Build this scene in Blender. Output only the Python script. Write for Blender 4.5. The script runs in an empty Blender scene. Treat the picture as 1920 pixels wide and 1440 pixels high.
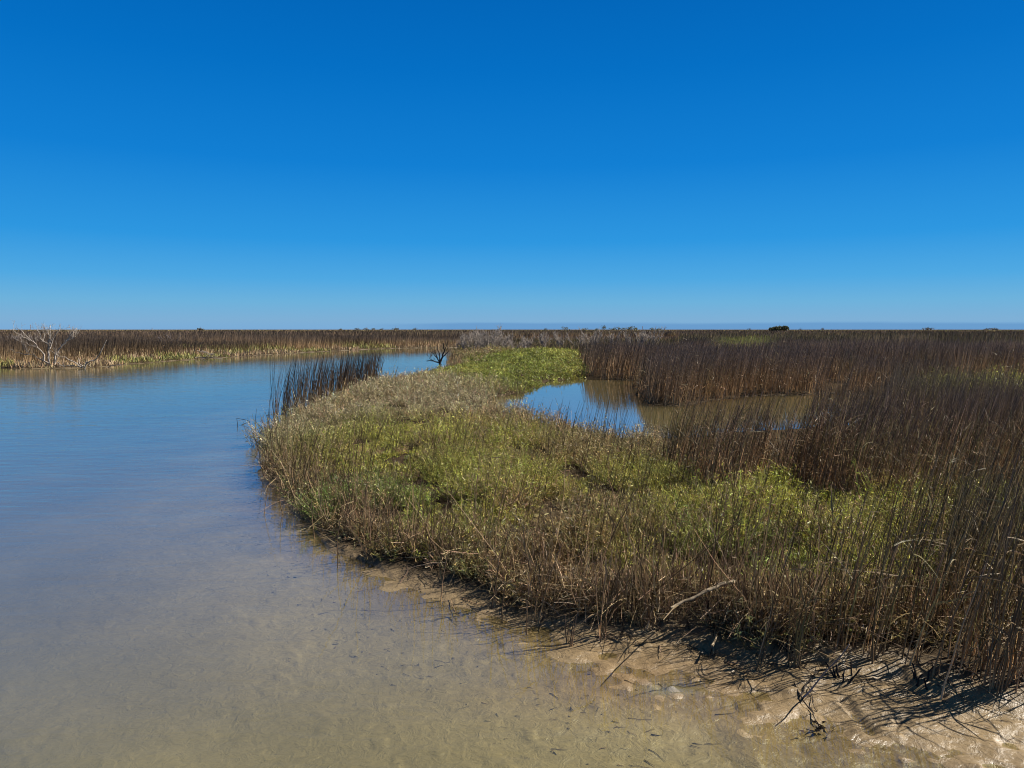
import bpy, math, random
import numpy as np
from mathutils import Vector

R = math.radians
S = bpy.context.scene
COL = S.collection
rng = np.random.default_rng(11)
random.seed(5)

# ------------------------------------------------------------------ camera
CAM_H = 2.2
F_PX = 1386.0                       # focal length in pixels of the 1920 px wide photograph
PITCH = math.atan((720 - 617.5) / F_PX)
cam = bpy.data.cameras.new('camera')
cam.sensor_width = 36.0
cam.lens = 36.0 * F_PX / 1920.0
cam.clip_start = 0.05
cam.clip_end = 20000
cam_o = bpy.data.objects.new('camera', cam)
COL.objects.link(cam_o)
cam_o.location = (0, 0, CAM_H)
cam_o.rotation_euler = (R(90) - PITCH, 0, 0)
S.camera = cam_o

# ------------------------------------------------------------------ sky, sun, exposure
SUN_EL, SUN_AZ = R(43), R(13)       # azimuth counted from +X (right) towards +Y (ahead)
world = bpy.data.worlds.new('World')
S.world = world
world.use_nodes = True
wt = world.node_tree
wn, wl = wt.nodes, wt.links
bg = wn['Background']
sky = wn.new('ShaderNodeTexSky')
sky.sky_type = 'NISHITA'
sky.sun_disc = False
sky.sun_elevation = SUN_EL
sky.sun_rotation = R(90) - SUN_AZ
sky.altitude = 0
sky.air_density = 1.0
sky.dust_density = 0.6
sky.ozone_density = 3.0


def wmath(op, a, b=None, c=None, clamp=False):
    n = wn.new('ShaderNodeMath')
    n.operation = op
    n.use_clamp = clamp
    for i, v in enumerate((a, b, c)):
        if v is None:
            continue
        if isinstance(v, (int, float)):
            n.inputs[i].default_value = v
        else:
            wl.new(v, n.inputs[i])
    return n.outputs[0]


EXPO = 0.9
tc = wn.new('ShaderNodeTexCoord')
sxyz = wn.new('ShaderNodeSeparateXYZ')
wl.new(tc.outputs['Generated'], sxyz.inputs[0])
elev = sxyz.outputs[2]
ramp = wn.new('ShaderNodeValToRGB')
er = ramp.color_ramp
SKY_T = [(0.0, (130, 180, 226)), (0.012, (134, 184, 224)), (0.035, (116, 186, 230)), (0.065, (84, 176, 236)), (0.115, (48, 158, 234)), (0.21, (18, 133, 221)), (0.32, (3, 116, 205)), (0.42, (0, 103, 190)), (0.6, (18, 47, 78)), (1.0, (20, 33, 48))]


def lin(c):
    return [(q / 255 / 12.92) if q < 10 else ((q / 255 + .055) / 1.055) ** 2.4 for q in c]


while len(er.elements) < len(SKY_T):
    er.elements.new(0.5)
for e_, (pos, c_) in zip(er.elements, SKY_T):
    e_.position = pos
    e_.color = (*lin(c_), 1)
wl.new(elev, ramp.inputs[0])
# a faint low cloud bank lies on the horizon from the middle to the right
mpw = wn.new('ShaderNodeMapping'); mpw.inputs['Scale'].default_value = (5, 5, 60)
wl.new(tc.outputs['Generated'], mpw.inputs[0])
nzw = wn.new('ShaderNodeTexNoise'); nzw.inputs['Scale'].default_value = 1.0; nzw.inputs['Detail'].default_value = 4
wl.new(mpw.outputs[0], nzw.inputs['Vector'])
top_ = wmath('MULTIPLY_ADD', nzw.outputs['Fac'], 0.006, 0.0065)
bankf = wmath('MULTIPLY', wmath('SUBTRACT', top_, elev), 320.0, None, True)
azf = wmath('MULTIPLY', wmath('ADD', sxyz.outputs[0], 0.21), 8.0, None, True)
bankf = wmath('MULTIPLY', wmath('MULTIPLY', bankf, azf), 0.55)
cb = wn.new('ShaderNodeMix'); cb.data_type = 'RGBA'
wl.new(bankf, cb.inputs[0]); wl.new(ramp.outputs[0], cb.inputs[6]); cb.inputs[7].default_value = (*lin((92, 147, 205)), 1)
# Nishita gives the brightening towards the sun, the ramp the deep clear blue
nm = wn.new('ShaderNodeMix'); nm.data_type = 'RGBA'; nm.blend_type = 'MULTIPLY'; nm.inputs[0].default_value = 1.0
wl.new(sky.outputs[0], nm.inputs[6]); nm.inputs[7].default_value = (0.02, 0.09, 0.16, 1)
mixs = wn.new('ShaderNodeMix'); mixs.data_type = 'RGBA'; mixs.inputs[0].default_value = 0.12
gsc = wn.new('ShaderNodeVectorMath'); gsc.operation = 'SCALE'; gsc.inputs['Scale'].default_value = 10.0 / 2 ** EXPO
wl.new(cb.outputs[2], gsc.inputs[0])
wl.new(gsc.outputs[0], mixs.inputs[6]); wl.new(nm.outputs[2], mixs.inputs[7])
wl.new(mixs.outputs[2], bg.inputs[0])
bg.inputs[1].default_value = 0.1

sun = bpy.data.lights.new('sun', 'SUN')
sun.energy = 4.9
sun.angle = R(0.5)
sun.color = (1.0, 0.93, 0.82)
sun_o = bpy.data.objects.new('sun', sun)
COL.objects.link(sun_o)
sd = Vector((math.cos(SUN_EL) * math.cos(SUN_AZ), math.cos(SUN_EL) * math.sin(SUN_AZ), math.sin(SUN_EL)))
sun_o.rotation_euler = sd.to_track_quat('Z', 'Y').to_euler()
sun_o.location = sd * 50

S.view_settings.view_transform = 'Standard'
S.view_settings.look = 'None'
S.view_settings.exposure = EXPO
S.view_settings.gamma = 1.0
S.view_settings.use_curve_mapping = False
S.render.engine = 'CYCLES'
S.cycles.use_denoising = True
S.cycles.pixel_filter_type = 'BLACKMAN_HARRIS'
S.cycles.filter_width = 1.0
S.cycles.max_bounces = 8
S.cycles.transparent_max_bounces = 12
S.cycles.caustics_reflective = False
S.cycles.caustics_refractive = False
S.cycles.sample_clamp_indirect = 4.0

# ------------------------------------------------------------------ numpy helpers
CP, SP = math.cos(PITCH), math.sin(PITCH)


def at(px, py, z=0.0):
    """ground point seen at a photograph pixel"""
    px, py = np.asarray(px, float), np.asarray(py, float)
    u, v = (px - 960) / F_PX, (py - 720) / F_PX
    t = (CAM_H - z) / (SP + v * CP)
    return np.stack([u * t, (CP - v * SP) * t], -1)


def pix(x, y, z=0.0):
    dz = z - CAM_H
    dep = y * CP - dz * SP
    dn = -y * SP - dz * CP
    dep = np.maximum(dep, 0.05)
    return 960 + F_PX * x / dep, 720 + F_PX * dn / dep


def poly(pts, world_pts_before=(), world_pts_after=()):
    a = at([p[0] for p in pts], [p[1] for p in pts])
    return np.vstack([np.array(world_pts_before, float).reshape(-1, 2), a, np.array(world_pts_after, float).reshape(-1, 2)])


def inside(P, x, y):
    r = np.zeros(x.shape, bool)
    n = len(P)
    for i in range(n):
        x1, y1 = P[i]
        x2, y2 = P[(i + 1) % n]
        if y1 == y2:
            continue
        c = ((y1 > y) != (y2 > y)) & (x < (x2 - x1) * (y - y1) / (y2 - y1) + x1)
        r ^= c
    return r


def edist(P, x, y):
    d = np.full(x.shape, 1e9)
    n = len(P)
    for i in range(n):
        a, b = P[i], P[(i + 1) % n]
        ab = b - a
        L = float(ab @ ab) + 1e-12
        t = np.clip(((x - a[0]) * ab[0] + (y - a[1]) * ab[1]) / L, 0, 1)
        d = np.minimum(d, (x - a[0] - t * ab[0]) ** 2 + (y - a[1] - t * ab[1]) ** 2)
    return np.sqrt(d)


def sdf(P, x, y):
    """positive inside"""
    d = edist(P, x, y)
    return np.where(inside(P, x, y), d, -d)


def hash2(ix, iy, seed):
    h = (ix.astype(np.int64) * 374761393 + iy.astype(np.int64) * 668265263 + seed * 1442695041) & 0x7fffffff
    h = ((h ^ (h >> 13)) * 1274126177) & 0x7fffffff
    h = h ^ (h >> 16)
    return (h & 0xffff) / 65535.0


def vnoise(x, y, seed=0):
    ix, iy = np.floor(x), np.floor(y)
    fx, fy = x - ix, y - iy
    fx, fy = fx * fx * (3 - 2 * fx), fy * fy * (3 - 2 * fy)
    a, b = hash2(ix, iy, seed), hash2(ix + 1, iy, seed)
    c, d = hash2(ix, iy + 1, seed), hash2(ix + 1, iy + 1, seed)
    return (a * (1 - fx) + b * fx) * (1 - fy) + (c * (1 - fx) + d * fx) * fy


def fbm(x, y, s, seed=0, octv=3):
    v, a, tot = 0, 1.0, 0
    for i in range(octv):
        v = v + a * vnoise(x / s + 17.3 * i, y / s - 9.1 * i, seed + i)
        tot += a
        a *= 0.5
        s *= 0.5
    return v / tot


def sm(a, b, x):
    t = np.clip((x - a) / (b - a), 0, 1)
    return t * t * (3 - 2 * t)


# ------------------------------------------------------------------ materials
def mat(name):
    m = bpy.data.materials.new(name)
    m.use_nodes = True
    nt = m.node_tree
    nt.nodes.clear()
    out = nt.nodes.new('ShaderNodeOutputMaterial')
    return m, nt, nt.nodes, nt.links, out


def plant_mat(name, rough=0.6, trans=0.3, spec=0.25):
    m, nt, n, l, out = mat(name)
    a = n.new('ShaderNodeAttribute')
    a.attribute_name = 'Col'
    p = n.new('ShaderNodeBsdfPrincipled')
    p.inputs['Roughness'].default_value = rough
    p.inputs['Specular IOR Level'].default_value = spec
    l.new(a.outputs['Color'], p.inputs['Base Color'])
    if trans > 0:
        t = n.new('ShaderNodeBsdfTranslucent')
        l.new(a.outputs['Color'], t.inputs[0])
        mx = n.new('ShaderNodeMixShader')
        mx.inputs[0].default_value = trans
        l.new(p.outputs[0], mx.inputs[1])
        l.new(t.outputs[0], mx.inputs[2])
        l.new(mx.outputs[0], out.inputs[0])
    else:
        l.new(p.outputs[0], out.inputs[0])
    return m


M_REED = plant_mat('dead_reed', 0.55, 0.22, 0.2)
M_GREEN = plant_mat('green_plant', 0.45, 0.35, 0.3)
M_STRAW = plant_mat('straw', 0.6, 0.2, 0.25)


def wood_mat(name, c1, c2, scale=30):
    m, nt, n, l, out = mat(name)
    g = n.new('ShaderNodeTexCoord')
    mp = n.new('ShaderNodeMapping')
    mp.inputs['Scale'].default_value = (1, 1, 0.25)
    l.new(g.outputs['Object'], mp.inputs[0])
    t = n.new('ShaderNodeTexNoise')
    t.inputs['Scale'].default_value = scale
    t.inputs['Detail'].default_value = 6
    l.new(mp.outputs[0], t.inputs['Vector'])
    r = n.new('ShaderNodeValToRGB')
    r.color_ramp.elements[0].position = 0.35
    r.color_ramp.elements[1].position = 0.68
    r.color_ramp.elements[0].color = (*c1, 1)
    r.color_ramp.elements[1].color = (*c2, 1)
    l.new(t.outputs['Fac'], r.inputs[0])
    p = n.new('ShaderNodeBsdfPrincipled')
    p.inputs['Roughness'].default_value = 0.75
    p.inputs['Specular IOR Level'].default_value = 0.2
    l.new(r.outputs[0], p.inputs['Base Color'])
    b = n.new('ShaderNodeBump')
    b.inputs['Strength'].default_value = 0.5
    b.inputs['Distance'].default_value = 0.01
    l.new(t.outputs['Fac'], b.inputs['Height'])
    l.new(b.outputs[0], p.inputs['Normal'])
    l.new(p.outputs[0], out.inputs[0])
    return m


M_BLEACH = wood_mat('bleached_wood', (0.20, 0.165, 0.135), (0.46, 0.40, 0.34))
M_GREYWOOD = wood_mat('grey_wood', (0.13, 0.105, 0.10), (0.30, 0.25, 0.24))
M_DARKWOOD = wood_mat('dark_wet_wood', (0.010, 0.008, 0.008), (0.035, 0.026, 0.024))
M_LOG = wood_mat('driftwood', (0.13, 0.10, 0.065), (0.36, 0.29, 0.20), 22)


# ------------------------------------------------------------------ mesh helpers
def link_mesh(name, verts, quads, col=None, material=None, parent=None, smooth=False, tris=None):
    me = bpy.data.meshes.new(name)
    verts = np.asarray(verts, np.float32).reshape(-1, 3)
    quads = np.asarray(quads, np.int32).reshape(-1, 4)
    nt_ = 0 if tris is None else len(tris)
    me.vertices.add(len(verts))
    me.vertices.foreach_set('co', verts.ravel())
    idx = quads.ravel()
    starts = np.arange(len(quads), dtype=np.int32) * 4
    if nt_:
        tris = np.asarray(tris, np.int32)
        starts = np.concatenate([starts, len(idx) + np.arange(nt_, dtype=np.int32) * 3])
        idx = np.concatenate([idx, tris.ravel()])
    me.loops.add(len(idx))
    me.loops.foreach_set('vertex_index', idx.astype(np.int32))
    me.polygons.add(len(starts))
    me.polygons.foreach_set('loop_start', starts.astype(np.int32))
    me.update(calc_edges=True)
    if smooth:
        me.polygons.foreach_set('use_smooth', np.ones(len(starts), bool))
    if col is not None:
        for k, v in (col.items() if isinstance(col, dict) else (('Col', col),)):
            v = np.asarray(v, np.float32)
            if v.ndim == 1:
                at_ = me.attributes.new(k, 'FLOAT', 'POINT')
                at_.data.foreach_set('value', v)
            else:
                at_ = me.attributes.new(k, 'FLOAT_COLOR', 'POINT')
                c4 = np.ones((len(verts), 4), np.float32)
                c4[:, :3] = v.reshape(-1, 3)
                at_.data.foreach_set('color', c4.ravel())
    if material:
        me.materials.append(material)
    o = bpy.data.objects.new(name, me)
    COL.objects.link(o)
    if parent:
        o.parent = parent
    return o


class Bag:
    """collects quads of vectorised strips, linked later as one mesh"""

    def __init__(self):
        self.v, self.q, self.c, self.n = [], [], [], 0

    def add(self, V, Q, C):
        self.count = V.shape[0]
        self.v.append(V.reshape(-1, 3))
        self.q.append(Q.reshape(-1, 4) + self.n)
        self.c.append(C.reshape(-1, 3))
        self.n += V.reshape(-1, 3).shape[0]

    def singles(self):
        """one bag per strip"""
        for v, q, c in zip(self.v, self.q, self.c):
            K = len(v) // self.count
            kq = len(q) // self.count
            for k in range(self.count):
                b = Bag()
                b.add(v[k * K:(k + 1) * K], q[k * kq:(k + 1) * kq] - q[k * kq:(k + 1) * kq].min(), c[k * K:(k + 1) * K])
                yield b

    def build(self, name, material, parent=None, smooth=False):
        return link_mesh(name, np.vstack(self.v), np.vstack(self.q), np.clip(np.vstack(self.c), 0.002, 0.9), material, parent, smooth)


def unit(v):
    return v / np.maximum(np.linalg.norm(v, axis=-1, keepdims=True), 1e-9)


def curve_pts(P, D, L, g, nseg, kink=0.0):
    """points of arcs that start at P in direction D, length L, drooping by g; shape N,(nseg+1),3"""
    t = np.linspace(0, 1, nseg + 1)[None, :, None]
    L = np.asarray(L)[:, None, None]
    g = np.asarray(g)[:, None, None]
    c = P[:, None, :] + D[:, None, :] * (L * t)
    c[..., 2:3] -= g * L * t * t
    if kink > 0:
        k = rng.normal(0, 1, (len(P), nseg + 1, 3)) * kink * L
        k[:, 0] = 0
        k[..., 2] *= 0.3
        c = c + np.cumsum(k, axis=1) * 0.6
    return c


def ramp_col(c0, c1, nseg, power=1.0):
    t = np.linspace(0, 1, nseg + 1)[None, :, None] ** power
    return c0[:, None, :] * (1 - t) + c1[:, None, :] * t


def ribbons(bag, C, w0, w1, cols, leafy=False):
    """flat strips along the point rows C with a random facing"""
    N, K, _ = C.shape
    d = unit(C[:, -1] - C[:, 0])
    side = unit(np.cross(d, unit(rng.normal(0, 1, (N, 3)))))
    t = np.linspace(0, 1, K)[None, :, None]
    w = np.asarray(w0)[:, None, None] * (1 - t) + np.asarray(w1)[:, None, None] * t
    if leafy:
        w = w * (0.45 + 0.55 * np.sin(np.pi * np.clip(t * 0.85 + 0.12, 0, 1))) * 1.3
    a, b = C - side[:, None] * w * 0.5, C + side[:, None] * w * 0.5
    V = np.stack([a, b], 2)                       # N,K,2,3
    base = (np.arange(N) * K * 2)[:, None]
    k = np.arange(K - 1)[None, :] * 2
    Q = np.stack([base + k, base + k + 1, base + k + 3, base + k + 2], -1)
    bag.add(V, Q, np.repeat(cols[:, :, None, :], 2, 2))


def tubes(bag, C, r0, r1, cols, sides=3):
    N, K, _ = C.shape
    d = unit(C[:, -1] - C[:, 0])
    ref = np.where(np.abs(d[:, 2:3]) > 0.8, np.array([[1., 0.2, 0]]), np.array([[0, 0.1, 1.]]))
    u = unit(np.cross(d, ref))
    v = np.cross(d, u)
    a = np.linspace(0, 2 * np.pi, sides, endpoint=False)[None] + rng.uniform(0, 6.28, (N, 1))
    ring = u[:, None, :] * np.cos(a)[..., None] + v[:, None, :] * np.sin(a)[..., None]   # N,S,3
    t = np.linspace(0, 1, K)[None, :, None, None]
    r = np.asarray(r0)[:, None, None, None] * (1 - t) + np.asarray(r1)[:, None, None, None] * t
    V = C[:, :, None, :] + ring[:, None] * r
    base = (np.arange(N) * K * sides)[:, None, None]
    k = (np.arange(K - 1) * sides)[None, :, None]
    s = np.arange(sides)[None, None, :]
    s2 = (s + 1) % sides
    Q = np.stack([base + k + s, base + k + s2, base + k + sides + s2, base + k + sides + s], -1)
    bag.add(V, Q, np.repeat(cols[:, :, None, :], sides, 2))


def jit(c, n, s=0.25, hue=0.06):
    b = np.exp(rng.normal(0, s, (n, 1)))
    return np.asarray(c, float)[None, :] * b * np.exp(rng.normal(0, hue, (n, 3)))


def tag(o, label=None, cat=None, group=None, kind=None):
    if label:
        o['label'] = label
    if cat:
        o['category'] = cat
    if group:
        o['group'] = group
    if kind:
        o['kind'] = kind
    return o


# ------------------------------------------------------------------ shores (photograph pixels on the ground plane)
SHORE_R = [(1920, 1500), (1750, 1455), (1600, 1405), (1450, 1350), (1320, 1300), (1200, 1258), (1080, 1212), (960, 1175), (860, 1132), (770, 1090), (690, 1054),
           (620, 1022), (575, 986), (532, 952), (508, 915), (492, 885), (494, 850), (505, 815), (545, 782), (605, 757), (660, 738), (710, 724), (770, 714),
           (820, 700), (850, 690), (848, 677), (856, 665), (868, 657), (872, 652)]
SHORE_L = [(780, 652.5), (700, 654.5), (640, 657.5), (580, 660.5), (520, 664), (460, 668), (400, 671.5), (340, 675.5), (300, 678.5), (250, 682.5), (200, 686.5), (150, 690),
           (100, 691.5), (50, 691), (0, 690)]
W_CHANNEL = poly(SHORE_R + SHORE_L, [(60, -60), (60, -2), (14, 1.4), (5, 2.75)], [(-45, 43), (-90, 50), (-400, 120), (-400, -60)])
W_POND = poly([(905, 748), (960, 737), (1000, 722), (1035, 714), (1090, 709), (1150, 711), (1195, 713), (1196, 732), (1200, 749), (1228, 758), (1268, 761), (1310, 756),
               (1350, 748), (1400, 743), (1480, 740), (1560, 737), (1630, 742), (1690, 760), (1710, 782), (1660, 796), (1560, 800), (1450, 808), (1350, 815),
               (1260, 822), (1170, 824), (1110, 822), (1060, 806), (1000, 792), (950, 778), (915, 762)])
W_FAR = poly([(908, 637.6), (935, 636.2), (985, 635.8), (1010, 636.4), (985, 638.4), (940, 639)])
LOW = poly([(480, 880), (495, 812), (560, 785), (640, 752), (720, 722), (800, 702), (850, 690), (846, 672), (875, 662), (930, 660), (1000, 659), (1075, 664), (1106, 708), (1046, 722),
            (1005, 730), (925, 752), (980, 785), (1060, 805), (1150, 822), (1225, 842), (1250, 880), (1285, 935), (1400, 960), (1560, 965), (1660, 1005), (1700, 1070), (1640, 1140), (1560, 1190),
            (1400, 1232), (1300, 1200), (1180, 1200), (1080, 1185), (940, 1145), (820, 1108), (720, 1078), (620, 1040), (560, 985), (515, 935)])
UNDER = poly([(1600, 965), (1700, 940), (1990, 930), (1990, 1240), (1800, 1250), (1640, 1235), (1480, 1236), (1400, 1232), (1560, 1190), (1640, 1140), (1700, 1070)])
OPEN = poly([(1640, 775), (1700, 742), (1800, 726), (1990, 718), (1990, 806), (1800, 812), (1690, 800)])
BEACH = poly([(1920, 1330), (1840, 1318), (1760, 1300), (1680, 1270), (1600, 1255), (1520, 1240), (1400, 1232), (1300, 1195), (1200, 1192), (1080, 1182), (940, 1142), (820, 1104), (720, 1074),
              (620, 1036), (560, 985), (518, 932), (488, 888), (470, 960), (600, 1120), (900, 1300), (1920, 1700)], [(12, 1.0), (6, 3.7)])


def land(x, y):
    """distance from the nearest water, positive on land; edges roughened"""
    d = -sdf(W_CHANNEL, x, y)
    d = np.minimum(d, -sdf(W_POND, x, y))
    D = np.hypot(x, y)
    d = np.where((D > 80) & (D < 260), np.minimum(d, -sdf(W_FAR, x, y)), d)
    amp = np.clip(D * 0.018, 0.05, 0.5)
    return d + amp * (fbm(x, y, 0.9, 3, 3) - 0.5) * 2


def beach(x, y):
    return sdf(BEACH, x, y)


def ground_z(x, y, d=None, b=None):
    if d is None:
        d = land(x, y)
    if b is None:
        b = beach(x, y)
    up = 0.02 + 0.15 * (1 - np.exp(-np.maximum(d, 0) / 0.7))
    # open mud runs out in a long gentle slope
    mudz = np.minimum(0.004 + 0.045 * np.maximum(d, 0), 0.10)
    w = sm(0.25, -0.15, b)
    on = mudz * (1 - w) + up * w
    on = np.where(d > 0, on, 0)
    on = on + 0.42 * np.exp(-((x - 1.6) / 4.5) ** 2 - ((y - 54) / 13.0) ** 2) * sm(0, 3, d)
    on = on + 0.16 * np.exp(-((x - 3.1) / 1.0) ** 2 - ((y - 8.3) / 0.9) ** 2) * sm(0, 1, d)
    pond = inside(W_POND, x, y)
    dd = np.maximum(-d, 0)
    slope = np.where(pond, 0.22, 0.055)
    dep = np.where(pond, np.minimum(dd * slope, 0.5), np.minimum(dd * slope + 0.012 * np.maximum(dd - 2.0, 0) ** 1.5, 1.2))
    z = on - dep
    # lumps, footprints and runnels of the soft mud
    D = np.hypot(x, y)
    near = sm(11, 6, D)
    lump = (fbm(x * 0.75, y, 0.16, 31, 3) - 0.5) * 0.045 + (fbm(x, y, 0.6, 41, 2) - 0.5) * 0.03
    clod = sm(0.60, 0.74, fbm(x * 0.8 + 0.4 * y, y, 0.11, 61, 2)) * 0.016 * sm(0.35, 0.6, fbm(x, y, 0.7, 63, 2))
    pit = sm(0.68, 0.80, fbm(x, y, 0.22, 57, 2)) * 0.022
    z = z + near * ((lump + clod) * (0.45 + 0.55 * sm(-1.5, 0.2, d)) - pit * sm(-0.9, 0.1, d))
    return z


# ------------------------------------------------------------------ ground and water: one fan shaped sheet each
ang = np.concatenate([np.linspace(-180, -60, 50, endpoint=False), np.linspace(-60, 60, 900, endpoint=False), np.linspace(60, 180, 50, endpoint=False)])
ang = np.radians(ang)
rad = np.concatenate([np.geomspace(0.4, 2.5, 18, endpoint=False), np.geomspace(2.5, 14, 260, endpoint=False), np.geomspace(14, 130, 260, endpoint=False), np.geomspace(130, 9000, 60)])
NA, NR = len(ang), len(rad)
gx = (np.sin(ang)[None] * rad[:, None]).ravel()
gy = (np.cos(ang)[None] * rad[:, None]).ravel()
gd = land(gx, gy)
gb = beach(gx, gy)
gz = ground_z(gx, gy, gd, gb)
i, j = np.meshgrid(np.arange(NR - 1), np.arange(NA), indexing='ij')
j2 = (j + 1) % NA
fan = np.stack([i * NA + j, (i + 1) * NA + j, (i + 1) * NA + j2, i * NA + j2], -1).reshape(-1, 4)[:, ::-1]
centre_t = np.stack([np.full(NA, NR * NA), np.arange(NA), (np.arange(NA) + 1) % NA], -1)[:, ::-1]

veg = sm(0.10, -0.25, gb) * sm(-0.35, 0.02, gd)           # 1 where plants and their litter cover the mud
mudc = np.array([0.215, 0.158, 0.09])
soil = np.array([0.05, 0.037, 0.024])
silt = np.array([0.30, 0.245, 0.14])
under = sm(0.05, -0.8, gd)[:, None]
pat = (fbm(gx, gy, 0.9, 71, 3) - 0.5)[:, None]
gc = mudc[None] * (1 - under) + silt[None] * under
pat2 = (fbm(gx * 0.5 + gy * 0.25, gy, 0.5, 171, 3) - 0.5)[:, None]
gc = gc * (1 + 0.45 * pat + 0.4 * pat2)
px_, py_ = pix(gx, gy)
rust = np.exp(-((px_ - 1150) / 240) ** 2 - ((py_ - 1290) / 50) ** 2)[:, None] * (gy > 0.5)[:, None]
gc = gc * (1 - rust * 0.35) + np.array([0.30, 0.185, 0.09])[None] * rust * 0.35
grey = np.exp(-((px_ - 1255) / 55) ** 2 - ((py_ - 1292) / 13) ** 2)[:, None] * (gy > 0.5)[:, None]
gc = gc * (1 - grey * 0.8) + np.array([0.24, 0.235, 0.215])[None] * grey * 0.8
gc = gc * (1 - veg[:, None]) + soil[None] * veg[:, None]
far = sm(60, 200, np.hypot(gx, gy))[:, None] * sm(0, 1, gd)[:, None]
band = fbm(gx * 0.15, gy, 60, 91, 3)[:, None]
gc = gc * (1 - far) + far * (np.array([0.14, 0.10, 0.07])[None] * (0.55 + 0.9 * band))

m, nt, n, l, out = mat('mud')
a = n.new('ShaderNodeAttribute'); a.attribute_name = 'Col'
wv = n.new('ShaderNodeAttribute'); wv.attribute_name = 'wet'
geo = n.new('ShaderNodeNewGeometry')


def noise(scale, detail=4, rough=0.55, vec=None, dist=0.0):
    t = n.new('ShaderNodeTexNoise')
    t.inputs['Scale'].default_value = scale
    t.inputs['Detail'].default_value = detail
    t.inputs['Roughness'].default_value = rough
    t.inputs['Distortion'].default_value = dist
    l.new(vec if vec is not None else geo.outputs['Position'], t.inputs['Vector'])
    return t.outputs['Fac']


def mth(op, a_, b_=None, clamp=False):
    q = n.new('ShaderNodeMath'); q.operation = op; q.use_clamp = clamp
    for k, v in enumerate((a_, b_)):
        if v is None: continue
        if isinstance(v, (int, float)): q.inputs[k].default_value = v
        else: l.new(v, q.inputs[k])
    return q.outputs[0]


def mrange(v, a0, a1, b0, b1):
    q = n.new('ShaderNodeMapRange')
    l.new(v, q.inputs[0])
    for k, w in zip((1, 2, 3, 4), (a0, a1, b0, b1)): q.inputs[k].default_value = w
    return q.outputs[0]


n1, n2, n3 = noise(48, 6, 0.65), noise(13, 6, 0.65, None, 1.2), noise(2.2, 4)
val = mth('MULTIPLY', mrange(n1, 0.3, 0.7, 0.86, 1.12), mrange(n2, 0.3, 0.7, 0.82, 1.15))
spots = mrange(noise(26, 3, 0.5, None, 1.5), 0.66, 0.72, 1.0, 0.5)
val = mth('MULTIPLY', val, spots)
mc = n.new('ShaderNodeVectorMath'); mc.operation = 'SCALE'
l.new(a.outputs['Color'], mc.inputs[0]); l.new(val, mc.inputs['Scale'])
p = n.new('ShaderNodeBsdfPrincipled')
l.new(mc.outputs[0], p.inputs['Base Color'])
rg = mth('MULTIPLY', mrange(n3, 0.4, 0.65, 0.24, 0.5), 1.0)
rgx = n.new('ShaderNodeMix'); rgx.data_type = 'FLOAT'
l.new(wv.outputs['Fac'], rgx.inputs[0]); rgx.inputs[2].default_value = 0.85; l.new(rg, rgx.inputs[3])
l.new(rgx.outputs[0], p.inputs['Roughness'])
l.new(mth('MULTIPLY', wv.outputs['Fac'], 0.36), p.inputs['Specular IOR Level'])
b1 = n.new('ShaderNodeBump'); b1.inputs['Strength'].default_value = 0.7; b1.inputs['Distance'].default_value = 0.03
hh = mth('ADD', mth('MULTIPLY', n2, 0.7), mth('MULTIPLY', n1, 0.10))
l.new(hh, b1.inputs['Height'])
l.new(b1.outputs[0], p.inputs['Normal'])
l.new(p.outputs[0], out.inputs[0])
M_MUD = m
gverts = np.vstack([np.stack([gx, gy, gz], -1), [[0, 0, -0.4]]])
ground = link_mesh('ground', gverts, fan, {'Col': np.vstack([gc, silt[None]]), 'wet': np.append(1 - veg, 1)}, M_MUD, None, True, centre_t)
tag(ground, kind='structure')


def water_mat(name, murk, tint, ripple, rough, power=2.7):
    global m, nt, n, l, out, geo
    m, nt, n, l, out = mat(name)
    geo = n.new('ShaderNodeNewGeometry')
    tb = n.new('ShaderNodeAttribute'); tb.attribute_name = 'turbid'
    rp = n.new('ShaderNodeAttribute'); rp.attribute_name = 'ripple'
    mp = n.new('ShaderNodeMapping'); mp.inputs['Scale'].default_value = (0.55, 1.6, 1.0); mp.inputs['Rotation'].default_value = (0, 0, R(8))
    l.new(geo.outputs['Position'], mp.inputs[0])
    w1 = noise(3.2, 4, 0.55, mp.outputs[0], 0.4)
    w2 = noise(0.6, 3, 0.5, mp.outputs[0])
    h = mth('ADD', mth('MULTIPLY', w1, 0.03), mth('MULTIPLY', w2, 0.05))
    bp = n.new('ShaderNodeBump'); bp.inputs['Distance'].default_value = 1.0
    l.new(mth('MULTIPLY', rp.outputs['Fac'], ripple), bp.inputs['Strength'])
    l.new(h, bp.inputs['Height'])
    gl = n.new('ShaderNodeBsdfGlossy'); gl.inputs['Roughness'].default_value = rough
    l.new(bp.outputs[0], gl.inputs['Normal'])
    dt = n.new('ShaderNodeVectorMath'); dt.operation = 'DOT_PRODUCT'
    l.new(bp.outputs[0], dt.inputs[0]); l.new(geo.outputs['Incoming'], dt.inputs[1])
    fres = mth('MULTIPLY_ADD', mth('POWER', mth('SUBTRACT', 1.0, mth('ABSOLUTE', dt.outputs['Value']), True), power), 0.95)
    fres.node.inputs[2].default_value = 0.02
    tr = n.new('ShaderNodeBsdfTransparent'); tr.inputs[0].default_value = (*tint, 1)
    df = n.new('ShaderNodeBsdfDiffuse'); df.inputs[0].default_value = (*murk, 1)
    mx = n.new('ShaderNodeMixShader')
    l.new(tb.outputs['Fac'], mx.inputs[0]); l.new(tr.outputs[0], mx.inputs[1]); l.new(df.outputs[0], mx.inputs[2])
    m2 = n.new('ShaderNodeMixShader')
    l.new(fres, m2.inputs[0]); l.new(mx.outputs[0], m2.inputs[1]); l.new(gl.outputs[0], m2.inputs[2])
    l.new(m2.outputs[0], out.inputs[0])
    return m


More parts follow.
